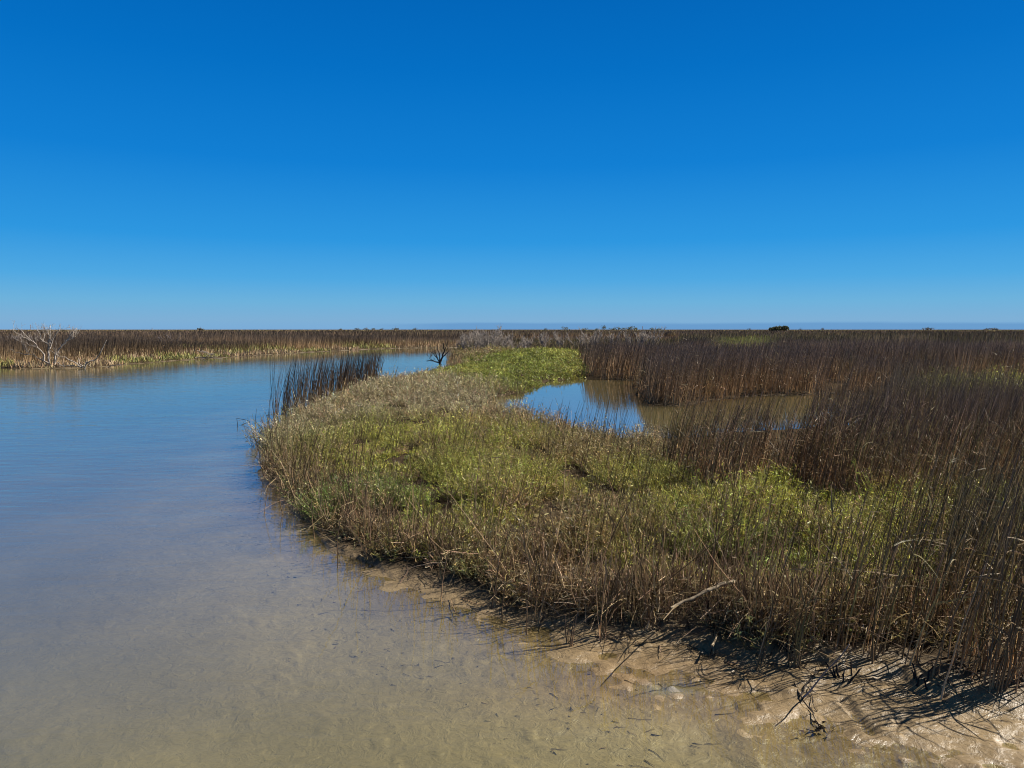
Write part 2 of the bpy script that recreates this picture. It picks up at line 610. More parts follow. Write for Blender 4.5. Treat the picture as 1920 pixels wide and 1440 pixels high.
M_CHAN = water_mat('channel_water', (0.165, 0.158, 0.088), (0.915, 0.91, 0.77), 0.30, 0.02)
M_POND = water_mat('pond_water', (0.21, 0.178, 0.08), (0.86, 0.84, 0.70), 0.06, 0.012, 2.1)
gzf = gz[fan]
wetf = gzf.min(1) < 0.012
fx, fy = gx[fan].mean(1), gy[fan].mean(1)
in_pond = sdf(W_POND, fx, fy) > -0.8
is_far = np.hypot(fx, fy) > 100
depth = np.maximum(-gz, 0)
turb = 1 - np.exp(-depth / 0.28)
ripl = (sm(5, 14, np.hypot(gx, gy)) * 0.85 + 0.15) * (1 - 0.75 * sm(18, 60, np.hypot(gx, gy))) * (0.5 + 1.0 * fbm(gx * 0.5, gy, 7, 881, 2))


def water(name, sel, material, k=1.0):
    f = fan[sel]
    u, inv = np.unique(f.ravel(), return_inverse=True)
    v = np.stack([gx[u], gy[u], np.zeros(len(u))], -1)
    o = link_mesh(name, v, inv.reshape(-1, 4), {'turbid': np.clip(turb[u] * k, 0, 1), 'ripple': ripl[u]}, material, None, True)
    return tag(o, kind='structure')


water('channel_water', wetf & ~in_pond & ~is_far, M_CHAN)
water('pond_water', wetf & in_pond, M_POND)
water('distant_water', wetf & ~in_pond & is_far & (np.hypot(fx, fy) < 260) & (fx > -20), M_CHAN)

# ------------------------------------------------------------------ where plants grow
def sample_log(nn, d0, d1, a0, a1):
    D = np.exp(rng.uniform(math.log(d0), math.log(d1), nn))
    A = np.radians(rng.uniform(a0, a1, nn))
    return np.sin(A) * D, np.cos(A) * D


def blobs(x, y, table):
    """weighted mean of colours laid out as soft patches (centre and radii in photograph pixels on the ground)"""
    u, v = pix(x, y)
    acc = np.zeros(x.shape + (len(table[0][4]),))
    tot = np.zeros(x.shape + (1,))
    for cx, cy, rx, ry, val_ in table:
        w = (np.exp(-((u - cx) / rx) ** 2 - ((v - cy) / ry) ** 2) + 1e-5)[..., None]
        acc += w * np.asarray(val_)[None]
        tot += w
    return acc / tot


OLIVE, LIME, YGREEN, DGREEN = (0.25, 0.24, 0.06), (0.185, 0.20, 0.042), (0.30, 0.295, 0.062), (0.14, 0.175, 0.045)
GTAN, RTAN, BTAN = (0.33, 0.28, 0.16), (0.28, 0.185, 0.09), (0.26, 0.19, 0.09)
# r, g, b, height
LOWTAB = [
    (760, 742, 110, 22, (*GTAN, 0.42)), (885, 668, 35, 6, (*BTAN, 0.6)), (850, 684, 25, 7, (*BTAN, 0.4)), (650, 785, 90, 25, (*GTAN, 0.42)), (560, 830, 60, 30, (*GTAN, 0.45)), (860, 770, 90, 18, (*GTAN, 0.42)),
    (905, 690, 60, 10, (*LIME, 0.15)), (1000, 690, 70, 18, (*LIME, 0.12)), (1080, 690, 30, 20, (*OLIVE, 0.2)), (1010, 668, 40, 4, (*OLIVE, 0.16)), (930, 722, 70, 12, (*LIME, 0.2)), (1050, 672, 50, 6, (*YGREEN, 0.22)), (850, 705, 60, 10, (*YGREEN, 0.22)), (960, 665, 60, 4, (*YGREEN, 0.22)), (900, 662, 60, 5, (*RTAN, 0.45)),
    (720, 850, 110, 30, (*YGREEN, 0.38)), (620, 880, 60, 25, (*OLIVE, 0.42)), (900, 850, 130, 30, (*YGREEN, 0.36)), (800, 905, 110, 25, (*OLIVE, 0.38)),
    (1040, 815, 130, 16, (*RTAN, 0.40)), (1180, 850, 70, 20, (*GTAN, 0.42)), (1080, 880, 110, 25, (*BTAN, 0.36)), (1180, 930, 90, 30, (*OLIVE, 0.36)),
    (980, 940, 110, 30, (*YGREEN, 0.36)), (1080, 1000, 110, 35, (*BTAN, 0.36)), (880, 990, 80, 30, (*YGREEN, 0.38)), (700, 965, 90, 35, (*DGREEN, 0.36)),
    (1450, 985, 120, 28, (0.33, 0.33, 0.06, 0.36)), (1590, 1000, 70, 22, (0.33, 0.32, 0.065, 0.42)), (1330, 1010, 80, 35, (*YGREEN, 0.38)), (1400, 1080, 120, 30, (*DGREEN, 0.34)),
    (1250, 1080, 90, 35, (*OLIVE, 0.36)), (1560, 1080, 90, 40, (*YGREEN, 0.36)), (1000, 1075, 90, 25, (*BTAN, 0.36)), (850, 1060, 80, 25, (*OLIVE, 0.36)),
    (1150, 1150, 110, 30, (*BTAN, 0.36)), (680, 1030, 80, 22, (*BTAN, 0.35)), (560, 920, 40, 25, (*BTAN, 0.42)), (1380, 1180, 110, 30, (*BTAN, 0.3)), (1780, 1080, 140, 90, (*OLIVE, 0.32)), (1800, 1200, 140, 40, (*BTAN, 0.25)), (1800, 765, 150, 35, (*OLIVE, 0.55)), (1680, 770, 40, 20, (*BTAN, 0.6)),
]


def hummock(x, y):
    return 0.25 + 1.1 * sm(0.25, 0.70, fbm(x, y, 0.85 + 0.0 * x, 101, 3)) + 0.25 * (fbm(x, y, 0.25, 104, 2) - 0.4)


def up_dirs(nn, tilt_mean, tilt_sd, wind=0.0):
    t = np.abs(rng.normal(tilt_mean, tilt_sd, nn))
    a = rng.uniform(0, 2 * np.pi, nn)
    d = np.stack([np.sin(t) * np.cos(a) + wind, np.sin(t) * np.sin(a) + wind * 0.2, np.cos(t)], -1)
    return unit(d)


def in_low(x, y):
    D = np.hypot(x, y)
    a_ = 0.04 * np.minimum(D, 14) + 0.15
    return inside(LOW, x + a_ * (fbm(x, y, 1.6, 71, 3) - 0.5) * 2, y + 2.2 * a_ * (fbm(x, y, 1.6, 72, 3) - 0.5) * 2)


def low_points(nn, d0, d1, ex=0.0):
    x, y = sample_log(nn, d0, d1, -24, 36)
    k = in_low(x, y) | ((inside(UNDER, x, y) | inside(OPEN, x, y)) & (rng.uniform(0, 1, x.shape) < 0.9))
    x, y = x[k], y[k]
    d, b = land(x, y), beach(x, y)
    k = (d > np.where(np.hypot(x, y) > 14, -0.12, 0.03) + ex) & (b < 0.02 + 0.25 * (fbm(x, y, 0.5, 5, 2) - 0.5) - ex)
    return x[k], y[k], d[k], b[k]


def edge_fac(b, D):
    """1 along the front edge above the mud, 0 farther in"""
    return sm(-1.0, -0.1, b)


# --- green and tan ground cover: sprigs with leaflets
def cover(name, n_try, d0, d1, nleaf, stems_per_unit=1.0):
    g_, s_ = Bag(), Bag()
    NS = 16                                                  # sprigs of one plant
    x, y, d, b = low_points(n_try // NS * 2, d0, d1, 0.07 if d0 < 10 else 0.0)
    D = np.hypot(x, y)
    keep = (fbm(x, y, 0.45, 151, 2) > 0.41 - 0.13 * (D > 20)) & ((rng.uniform(0, 1, x.shape) < 0.36) | (b < -0.7)) & (rng.uniform(0, 1, x.shape) < 0.62)
    x, y, D = x[keep], y[keep], D[keep]
    T = blobs(x + rng.normal(0, 0.02, x.shape) * D, y + rng.normal(0, 0.04, x.shape) * D, LOWTAB)
    # break patches up: single plants that are dry or green against their neighbours
    mixn = fbm(x, y, 0.55, 131, 3)
    dry = (rng.uniform(0, 1, x.shape) < 0.14 + 0.45 * sm(0.5, 0.72, mixn)) & (T[:, 3] > 0.25)
    col = T[:, :3] * np.exp(rng.normal(0, 0.3, (len(x), 1)))
    col[dry] = jit((0.29, 0.22, 0.115), int(dry.sum()), 0.35)
    hum = np.where(D < 22, hummock(x, y), 0.45 + 1.2 * sm(0.25, 0.75, fbm(x, y, 3.0, 108, 3)))
    Hp = 0.86 * T[:, 3] * hum * np.exp(rng.normal(0, 0.25, len(x)))
    rep = lambda q: np.repeat(q, NS, 0)
    x, y, D, T, col, dry, Hp = [rep(q) for q in (x, y, D, T, col, dry, Hp)]
    N = len(x)
    H = Hp * rng.uniform(0.55, 1.1, N)
    oa, orr = rng.uniform(0, 6.283, N), np.sqrt(rng.uniform(0, 1, N))
    sp = np.maximum(0.13, D * 0.010) * orr
    x, y = x + sp * np.cos(oa), y + sp * np.sin(oa)
    z = ground_z(x, y) - 0.01
    P = np.stack([x, y, z], -1)
    out_ = 0.75 * orr
    dr = unit(np.stack([np.cos(oa) * out_, np.sin(oa) * out_, np.ones(N)], -1) + rng.normal(0, 0.28, (N, 3)) * np.array([1, 1, 0.2]))
    H = H * (1.05 - 0.45 * orr ** 2)
    C = curve_pts(P, dr, H, rng.uniform(0.0, 0.3, N), 3, 0.06)
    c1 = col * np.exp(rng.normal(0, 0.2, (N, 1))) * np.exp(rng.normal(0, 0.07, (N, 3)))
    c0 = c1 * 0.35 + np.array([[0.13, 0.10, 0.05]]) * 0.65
    w = np.maximum(0.005, D * 0.00055) * rng.uniform(0.7, 1.4, N)
    gm = ~dry
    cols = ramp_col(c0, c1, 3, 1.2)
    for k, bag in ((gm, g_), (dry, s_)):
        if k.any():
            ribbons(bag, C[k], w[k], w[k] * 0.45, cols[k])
    # leaflets
    for q in range(nleaf):
        t = rng.uniform(0.3, 1.0, N)
        f = t * 3
        i0 = np.minimum(f.astype(int), 2)
        fr = (f - i0)[:, None]
        Q = C[np.arange(N), i0] * (1 - fr) + C[np.arange(N), i0 + 1] * fr
        ll = np.maximum(0.030, D * 0.0027) * rng.uniform(0.6, 1.5, N)
        ld = unit(rng.normal(0, 1, (N, 3)) * np.array([1, 1, 0.7]) + np.array([[0, 0, 0.7]]))
        Cl = curve_pts(Q, ld, ll, rng.uniform(-0.1, 0.3, N), 1)
        cl = c1 * np.exp(rng.normal(0, 0.4, (N, 1)))
        lw = ll * np.where(dry, 0.17, 0.27)
        for k, bag in ((gm, g_), (dry, s_)):
            if k.any():
                ribbons(bag, Cl[k], lw[k], lw[k] * 0.4, np.repeat(cl[k][:, None], 2, 1))
    tag(g_.build(name, M_GREEN), kind='stuff')
    tag(s_.build('dry_' + name, M_STRAW), kind='stuff')


cover('ground_cover', 190000, 4.3, 13.0, 9)
cover('distant_ground_cover', 190000, 13.0, 62.0, 4)


# --- tangled dead stems along the front edge and scattered straw
def dead_edge():
    bag = Bag()
    x, y, d, b = low_points(100000, 4.2, 17.0)
    D = np.hypot(x, y)
    k = rng.uniform(0, 1, x.shape) < (0.012 + 0.5 * sm(-1.0, -0.25, b)) * (0.25 + 1.2 * sm(0.3, 0.65, fbm(x, y, 0.3, 39, 2)))
    x, y, D, b = x[k], y[k], D[k], b[k]
    N = len(x)
    P = np.stack([x, y, ground_z(x, y) - 0.01], -1)
    e = sm(-1.3, -0.2, b)
    H = (0.13 + 0.26 * e) * np.exp(rng.normal(-0.1, 0.42, N)) * (0.5 + 1.0 * fbm(x, y, 0.4, 33, 2))
    dr = up_dirs(N, 0.12, 0.3, 0.03)
    C = curve_pts(P, dr, H, np.abs(rng.normal(0, 0.2, N)), 3, 0.07)
    c1 = np.where(rng.uniform(0, 1, (N, 1)) < 0.5, jit((0.27, 0.185, 0.10), N, .4), jit((0.12, 0.08, 0.045), N, .4))
    w = np.maximum(0.007, D * 0.0008) * rng.uniform(0.6, 1.5, N)
    ribbons(bag, C, w, w * 0.5, ramp_col(c1 * 0.8, c1, 3))
    # fallen, criss-crossing pieces
    k = rng.uniform(0, 1, N) < 0.75
    N2 = int(k.sum())
    P2 = P[k] + np.stack([rng.normal(0, .05, N2), rng.normal(0, .05, N2), rng.uniform(0.02, 0.22, N2) * e[k]], -1)
    dr2 = unit(np.stack([rng.normal(0, 1, N2), rng.normal(0, 1, N2), rng.normal(0.1, 0.35, N2)], -1))
    C2 = curve_pts(P2, dr2, rng.uniform(0.1, 0.4, N2), rng.uniform(-.1, 0.35, N2), 3, 0.04)
    C2[..., 2] = np.maximum(C2[..., 2], ground_z(C2[..., 0].ravel(), C2[..., 1].ravel()).reshape(C2.shape[:2]) + 0.004)
    c2 = jit((0.26, 0.19, 0.11), N2, 0.45)
    w2 = np.maximum(0.005, D[k] * 0.00045)
    ribbons(bag, C2, w2, w2 * 0.6, ramp_col(c2, c2 * 0.9, 3))
    tag(bag.build('dead_stems', M_STRAW), kind='stuff')


dead_edge()

# ------------------------------------------------------------------ reeds
ROOT, MID, TIP = np.array((0.33, 0.215, 0.115)), np.array((0.185, 0.12, 0.07)), np.array((0.10, 0.073, 0.062))
OLR = np.array((0.19, 0.175, 0.062))


def reed_cols(N, nseg, olive, sig=0.4):
    br = np.exp(rng.normal(0, 1, (N, 1, 1)) * sig)
    t = np.linspace(0, 1, nseg + 1)[None, :, None]
    rt = ROOT * (1 - olive[:, None, None] * 0.4)
    md = MID * (1 - olive[:, None, None]) + OLR * olive[:, None, None]
    tp = TIP * (1 - olive[:, None, None] * 0.6) + OLR * 0.7 * olive[:, None, None] * 0.6
    c = np.where(t < 0.4, rt + (md - rt) * (t / 0.4), md + (tp - md) * ((t - 0.4) / 0.6))
    return c * br


def reeds(bag, x, y, hmul=1.0, nseg=4, tube=False, nleaf=0, olive=0.0, lean=0.16, wmul=1.0, cmul=1.0):
    N = len(x)
    D = np.hypot(x, y)
    if D.max() > 60:
        hmul = hmul * np.where(D > 38, 0.72 + 0.5 * sm(0.3, 0.65, fbm(x * 0.35, y, 9, 733, 3)), 1.0)
    z = ground_z(x, y) - 0.03
    P = np.stack([x, y, z], -1)
    H = hmul * (0.82 + 0.36 * fbm(x, y, 2.5, 211, 2)) * rng.uniform(0.75, 1.1, N)
    dr = up_dirs(N, 0.06, 0.10, lean * 0.6)
    C = curve_pts(P, dr, H, rng.uniform(0, 0.05, N), nseg, 0.012)
    t = np.linspace(0, 1, nseg + 1)[None, :]
    C[..., 0] += (lean * 0.5 * H * rng.uniform(0.2, 1.2, N))[:, None] * t ** 2     # bent by the wind to the right
    ol = np.clip(np.broadcast_to(olive, (N,)) * rng.uniform(0.3, 1.5, N), 0, 1)
    cols = reed_cols(N, nseg, ol, np.where(D > 38, 0.18, 0.4)[:, None, None]) * cmul
    if D.max() > 35:
        u_, v_ = pix(x, y)
        bandc = sm(0.42, 0.66, fbm(x * 0.12, y, 7 + 0.0 * D, 611, 3))[:, None] * np.array([[1.2, 1.15, 1.05]]) + 0.75
        cols = cols * np.where((D > 40)[:, None], bandc, 1.0)[:, None, :]
        yg = np.exp(-((u_ - 1392) / 52) ** 4) * ((D > 44) & (D < 80)) * sm(0.25, 0.45, fbm(x, y, 3, 77, 2))
        cols = cols * (1 - yg[:, None, None]) + yg[:, None, None] * np.array([0.30, 0.29, 0.075])[None, None] * np.exp(rng.normal(0, .25, (N, 1, 1)))
        tn = np.exp(-((u_ - 1665) / 85) ** 4) * ((D > 62) & (D < 78)) * 0.7
        cols = cols * (1 - tn[:, None, None]) + tn[:, None, None] * np.array([0.33, 0.24, 0.15])[None, None]
    w = np.maximum(0.007, D * 0.0008) * rng.uniform(0.7, 1.3, N) * wmul
    if tube:
        tubes(bag, C, w * 0.5, w * 0.14, cols)
    else:
        ribbons(bag, C, w, w * 0.25, cols)
    for q in range(nleaf):
        tt = rng.beta(1.3, 2.2, N) * 0.85 + 0.05
        f = tt * nseg
        i0 = np.minimum(f.astype(int), nseg - 1)
        fr = (f - i0)[:, None]
        Q = C[np.arange(N), i0] * (1 - fr) + C[np.arange(N), i0 + 1] * fr
        low = tt < 0.4
        ld = up_dirs(N, 0.55, 0.4)
        ll = rng.uniform(0.10, 0.36, N)
        broken = (rng.uniform(0, 1, N) < 0.3)[:, None]
        ld = np.where(broken, unit(ld * np.array([1.3, 1.3, 0.25])), ld)
        Cl = curve_pts(Q, ld, ll, rng.uniform(0, 0.7, N), 2)
        cl = np.where(low[:, None], jit((0.30, 0.20, 0.11), N, 0.4), jit((0.18, 0.13, 0.075), N, 0.4))
        cl = cl * (1 - ol[:, None] * 0.4) + np.array([[0.13, 0.14, 0.045]]) * ol[:, None] * 0.4
        lw = np.maximum(0.006, D * 0.0008) * rng.uniform(0.6, 1.3, N)
        ribbons(bag, Cl, lw, lw * 0.2, ramp_col(cl, cl * 0.9, 2))


def reed_points(nn, d0, d1, a0, a1, keep=0.0):
    x, y = sample_log(nn, d0, d1, a0, a1)
    d, b = land(x, y), beach(x, y)
    u_, v_ = pix(x, y)
    k = (d > np.where(np.hypot(x, y) > 13, -0.06, 0.08)) & ((np.hypot(x, y) > 8) | (u_ < 1975) | (rng.uniform(0, 1, x.shape) < 0.15)) & (b < 0.0 + 0.3 * (fbm(x, y, 0.4, 9, 2) - 0.5)) & ~in_low(x, y)
    return x[k], y[k]


def olive_map(x, y):
    u, v = pix(x, y)
    o = np.exp(-((u - 1790) / 140) ** 2 - ((v - 790) / 45) ** 2) * 0.8 + np.exp(-((u - 1800) / 160) ** 2 - ((v - 1150) / 160) ** 2) * 0.5
    return o + 0.35 * sm(0.55, 0.8, fbm(x, y, 1.6, 301, 2))


# near right bed
bag = Bag()
x, y = reed_points(30000, 4.1, 13.0, 8, 42)
u, v = pix(x, y)
thin = (u < 1700) & (v > 1130)                      # sparse towards the mud left of the frame edge
gapn = fbm(x, y, 0.42, 17, 2)
k = (rng.uniform(0, 1, x.shape) < np.where(thin, 0.22, np.where((u < 1640) & (v < 990), 0.9, np.where((u > 1700) & (v > 930), 0.28, 0.42)))) & (gapn > 0.44 + 0.08 * (v > 960))
k &= (np.hypot(x, y) < 11.3) | (u > 1600)
x, y = x[k], y[k]
u, v = pix(x, y)
tone = np.where(rng.uniform(0, 1, x.shape) < 0.22, 1.9, 1.0)[:, None, None] * np.array([1.12, 1.06, 1.0])
reeds(bag, x, y, np.where(u < 1600, 1.16, np.where(v > 930, 1.02, 1.1)), 5, True, 4, olive_map(x, y) + (rng.uniform(0, 1, x.shape) < 0.2), lean=0.26, wmul=1.3, cmul=tone)
tag(bag.build('reed_bed', M_REED), kind='stuff')
# sparse reeds rising out of the low plants
bag = Bag()
x, y, d, b = low_points(30000, 4.3, 14.0)
k = rng.uniform(0, 1, x.shape) < 0.075 * sm(0.45, 0.62, fbm(x, y, 1.3, 23, 2)) + 0.012
x, y = x[k], y[k]
reeds(bag, x, y, 0.82, 4, True, 0, 0.1, cmul=0.4, lean=0.2)
tag(bag.build('scattered_reeds', M_REED), kind='stuff')
# right field and island beyond the pond
bag = Bag()
x, y = reed_points(100000, 13.0, 60.0, -6, 42)
u, v = pix(x, y)
k = (np.hypot(x, y) > 17.5) | (u > 1640)
k &= fbm(x, y, 1.1, 19, 2) > 0.36
k &= ~inside(OPEN, x, y) | (rng.uniform(0, 1, x.shape) < 0.12)
x, y = x[k], y[k]
u, v = pix(x, y)
hm = np.where((u > 1590) & (np.hypot(x, y) < 34), 1.12, 1.42) * np.where((u < 1270) & (np.hypot(x, y) > 42), 0.6, 1.0)
reeds(bag, x, y, hm, 4, False, 1, olive_map(x, y), lean=0.2, cmul=1.0)
tag(bag.build('marsh_reeds', M_REED), kind='stuff')
# low leaves fringing the pond and the banks
# left bank
bag = Bag()
x, y = reed_points(150000, 38.0, 130.0, -44, -2)
d = land(x, y)
k = rng.uniform(0, 1, x.shape) < sm(0.6, 4.5, d + 2 * (fbm(x, y, 5, 77, 2) - 0.5))
x, y = x[k], y[k]
reeds(bag, x, y, 1.3, 3, False, 0, 0.15, cmul=0.82, wmul=0.6)
tag(bag.build('left_bank_reeds', M_REED), kind='stuff')
bag = Bag()
x, y = reed_points(80000, 38.0, 115.0, -44, -2)
d = land(x, y)
k = (d < 4 + 11 * fbm(x, y, 7, 655, 2))
x, y, d = x[k], y[k], d[k]
N = len(x)
D = np.hypot(x, y)
P = np.stack([x, y, ground_z(x, y) - 0.02], -1)
gr = fbm(x, y, 6, 401, 2)[:, None]
c1 = np.where(gr > 0.56, jit((0.28, 0.26, 0.09), N), jit((0.36, 0.26, 0.15), N))
C = curve_pts(P, up_dirs(N, 0.2, 0.3), (0.25 + 0.45 * sm(0, 5, d)) * rng.uniform(0.6, 1.3, N), rng.uniform(0, .2, N), 2)
ribbons(bag, C, D * 0.001, D * 0.0004, ramp_col(c1, c1, 2))
tag(bag.build('bank_grass', M_STRAW), kind='stuff')
# far marsh to the horizon
bag = Bag()
x, y = reed_points(90000, 60.0, 420.0, -43, 43)
k = (x > -5) | (np.hypot(x, y) > 125)
x, y = x[k], y[k]
u, v = pix(x, y)
hm = 1.35 * np.where((u > 840) & (u < 1270) & (np.hypot(x, y) < 170), 0.5, 1.0)
reeds(bag, x, y, hm, 2, False, 0, 0.1 + 0.5 * sm(0.5, 0.7, fbm(x * 0.2, y, 30, 501, 2)), wmul=1.6, cmul=0.8)
x, y = reed_points(36000, 420.0, 3000.0, -43, 43)
reeds(bag, x, y, 1.25, 2, False, 0, 0.1 + 0.7 * sm(0.5, 0.7, fbm(x * 0.2, y, 200, 502, 2)), wmul=2.0, cmul=np.array([1.3, 1.3, 1.1]))
tag(bag.build('far_marsh', M_REED), kind='stuff')
# dark clump at the water's edge on the left of the spit
bag = Bag()
CL = poly([(497, 812), (503, 796), (540, 768), (600, 745), (650, 728), (700, 714), (712, 722), (655, 745), (600, 768), (548, 798), (512, 820)])
x = rng.uniform(CL[:, 0].min(), CL[:, 0].max(), 60000)
y = rng.uniform(CL[:, 1].min(), CL[:, 1].max(), 60000)
k = inside(CL, x, y) & (fbm(x, y, 0.5, 13, 2) > 0.36) & (rng.uniform(0, 1, x.shape) < np.where(pix(x, y)[0] < 548, 0.55, 1))
x, y = x[k][:950], y[k][:950]
reeds(bag, x, y, 1.4, 4, False, 0, 0.0, wmul=0.95, lean=0.14, cmul=0.42)
tag(bag.build('spit_reeds', M_REED), kind='stuff')

# ------------------------------------------------------------------ debris lying on the mud
bag = Bag()
x, y = sample_log(12000, 2.8, 12.0, -32, 40)
b, d = beach(x, y), land(x, y)
k = (d > -2.5) & (b > -0.3)
k &= rng.uniform(0, 1, x.shape) < 0.6 * np.where(d < -0.2, 0.5, 1.0) * (0.04 + 0.5 * sm(0.55, 0.75, fbm(x, y, 0.5, 88, 2)) + 0.5 * sm(0.5, 0.0, b))
x, y = x[k], y[k]
N = len(x)
a_ = rng.normal(-0.35, 0.5, N)
dr = np.stack([np.cos(a_), np.sin(a_), np.zeros(N)], -1)
L = np.exp(rng.normal(-3.5, 0.65, N))
C = curve_pts(np.stack([x, y, np.zeros(N)], -1), dr, L, np.zeros(N), 4, 0.13)
C[..., 2] = ground_z(C[..., 0].ravel(), C[..., 1].ravel()).reshape(C.shape[:2]) + 0.004
c = np.where(rng.uniform(0, 1, (N, 1)) < 0.75, jit((0.10, 0.08, 0.055), N, .4), jit((0.28, 0.2, 0.12), N))
tubes(bag, C, rng.uniform(0.0012, 0.004, N), np.full(N, 0.001), ramp_col(c, c, 4))
x, y = sample_log(7000, 3.4, 9.0, -22, 36)
b, d = beach(x, y), land(x, y)
k = (d > 0) & (b > -0.5) & (b < 0.35) & (rng.uniform(0, 1, x.shape) < 0.28 * sm(0.35, 0.0, b))
x, y = x[k], y[k]
N = len(x)
a_ = rng.normal(0.1, 0.9, N)
C = curve_pts(np.stack([x, y, np.zeros(N)], -1), np.stack([np.cos(a_), np.sin(a_), np.zeros(N)], -1), rng.uniform(.06, .4, N), np.zeros(N), 6, 0.035)
C[..., 2] = ground_z(C[..., 0].ravel(), C[..., 1].ravel()).reshape(C.shape[:2]) + 0.006 + np.linspace(0, 1, 7)[None] * np.abs(rng.normal(0, .03, N))[:, None]
c = np.where(rng.uniform(0, 1, (N, 1)) < 0.5, jit((0.06, 0.045, 0.032), N), jit((0.26, 0.185, 0.11), N))
tubes(bag, C, rng.uniform(0.002, 0.0045, N), np.full(N, 0.0015), ramp_col(c, c, 6))
tag(bag.build('litter', M_STRAW), kind='stuff')
#THINGS
# ------------------------------------------------------------------ things: dead wood, single reeds, far trees, poles
class Wood:
    """tapering round limbs along given points, one mesh"""

    def __init__(self):
        self.v, self.f, self.n = [], [], 0

    def limb(self, pts, r0, r1, sides=6):
        pts = [Vector(q) for q in pts]
        # finer, slightly crooked points
        K = len(pts)
        u = None
        for k, q in enumerate(pts):
            d = (pts[min(k + 1, K - 1)] - pts[max(k - 1, 0)]).normalized()
            if u is None:
                u = d.cross(Vector((0.3, 1, 0.2))).normalized()
            u = (u - d * u.dot(d)).normalized()
            w = d.cross(u)
            t = k / (K - 1)
            r = (r0 * (1 - t) + r1 * t) * random.uniform(0.88, 1.12)
            for s in range(sides):
                a_ = 2 * math.pi * s / sides
                self.v.append(q + (u * math.cos(a_) + w * math.sin(a_)) * r)
            if k:
                b_ = self.n + k * sides
                for s in range(sides):
                    s2 = (s + 1) % sides
                    self.f.append((b_ - sides + s, b_ - sides + s2, b_ + s2, b_ + s))
        b_ = self.n + (K - 1) * sides
        if sides == 6:
            for o_ in (self.n, b_):
                self.f.append((o_, o_ + 1, o_ + 2, o_ + 3))
                self.f.append((o_, o_ + 3, o_ + 4, o_ + 5))
        self.n += K * sides
        return pts

    def twigs(self, pts, r, length, count, depth, up=0.5, tmin=0.25):
        for _ in range(count):
            t = random.uniform(tmin, 1) * (len(pts) - 1)
            k = min(int(t), len(pts) - 2)
            q = pts[k].lerp(pts[k + 1], t - k)
            d = (pts[k + 1] - pts[k]).normalized()
            d = (d + Vector((random.gauss(0, .7), random.gauss(0, .7), random.gauss(up, .4)))).normalized()
            L = length * random.uniform(0.5, 1.2)
            pp = [q]
            for s in range(3):
                d = (d + Vector((random.gauss(0, .22), random.gauss(0, .22), random.gauss(0.08, .2)))).normalized()
                pp.append(pp[-1] + d * L / 3)
            self.limb(pp, r, r * 0.45, 4)
            if depth > 1:
                self.twigs(pp, r * 0.6, length * 0.55, 3, depth - 1, up, 0.3)

    def build(self, name, material, parent=None):
        return link_mesh(name, [tuple(q) for q in self.v], self.f, None, material, parent, True)


def empty(name, loc, label, cat, group=None):
    o = bpy.data.objects.new(name, None)
    COL.objects.link(o)
    o.location = loc
    o.empty_display_size = 0.2
    return tag(o, label, cat, group)


def crook(pts, n=3, amt=0.03):
    """insert points so that straight runs get the small bends of wood"""
    out_ = [Vector(pts[0])]
    for a_, b_ in zip(pts[:-1], pts[1:]):
        a_, b_ = Vector(a_), Vector(b_)
        L = (b_ - a_).length
        for k in range(1, n + 1):
            q = a_.lerp(b_, k / n)
            if k < n:
                q += Vector((random.gauss(0, 1), random.gauss(0, 1), random.gauss(0, 1))) * amt * L
            out_.append(q)
    return out_


def drawn_shrub(name, label, cat, px, py, limbs, scale8, material, r0, twig_n, twig_l, twig_r, base, stump=None):
    """limbs: lists of points (x, y in an 8 times enlarged view), 'base' is the foot there"""
    g = at(px, py)
    root = empty(name, (g[0], g[1], 0), label, cat)
    mpp = (math.hypot(*g) / F_PX) / scale8
    w = 0
    for part, rr, pl in limbs:
        wd = Wood()
        dy = random.uniform(-0.6, 0.6)
        for line in pl:
            pts = []
            for k, (a_, b_) in enumerate(line):
                z = (base[1] - b_) * mpp
                pts.append(((a_ - base[0]) * mpp, dy * max(0, z) * 0.6 + random.gauss(0, .03), z - 0.02))
            pts = crook(pts, 3, 0.05)
            wd.limb(pts, rr, rr * 0.35)
            wd.twigs(pts, twig_r, twig_l, twig_n, 2)
            rr *= 0.7
        wd.build(part, material, root)
    return root


drawn_shrub('dead_shrub', 'tall bleached dead shrub with forking bare limbs on the far left bank', 'dead shrub', 97, 689.5, [
    ('trunk', .055, [[(760, 695), (730, 560), (715, 470), (715, 390), (745, 300), (740, 150)], [(735, 450), (770, 370), (800, 290), (870, 200)], [(760, 420), (745, 360), (700, 240), (650, 180)]]),
    ('limb', .06, [[(785, 690), (780, 560), (820, 460), (890, 385), (970, 330), (975, 260), (1000, 190)], [(890, 385), (945, 280), (965, 225)], [(970, 330), (1015, 290)]]),
    ('limb', .038, [[(745, 640), (660, 470), (600, 370), (500, 260), (430, 190)], [(600, 350), (480, 310), (400, 250), (375, 200)], [(640, 430), (570, 405), (460, 370), (380, 335)]]),
    ('limb', .035, [[(715, 400), (640, 360), (590, 260), (560, 200)], [(640, 360), (650, 280), (620, 190)]]),
    ('limb', .028, [[(750, 660), (620, 590), (480, 530), (300, 510)], [(480, 530), (440, 450), (430, 410)]]),
    ('limb', .028, [[(800, 660), (825, 560), (820, 510)]]),
], 8, M_BLEACH, .05, 7, 0.5, 0.009, (765, 700))
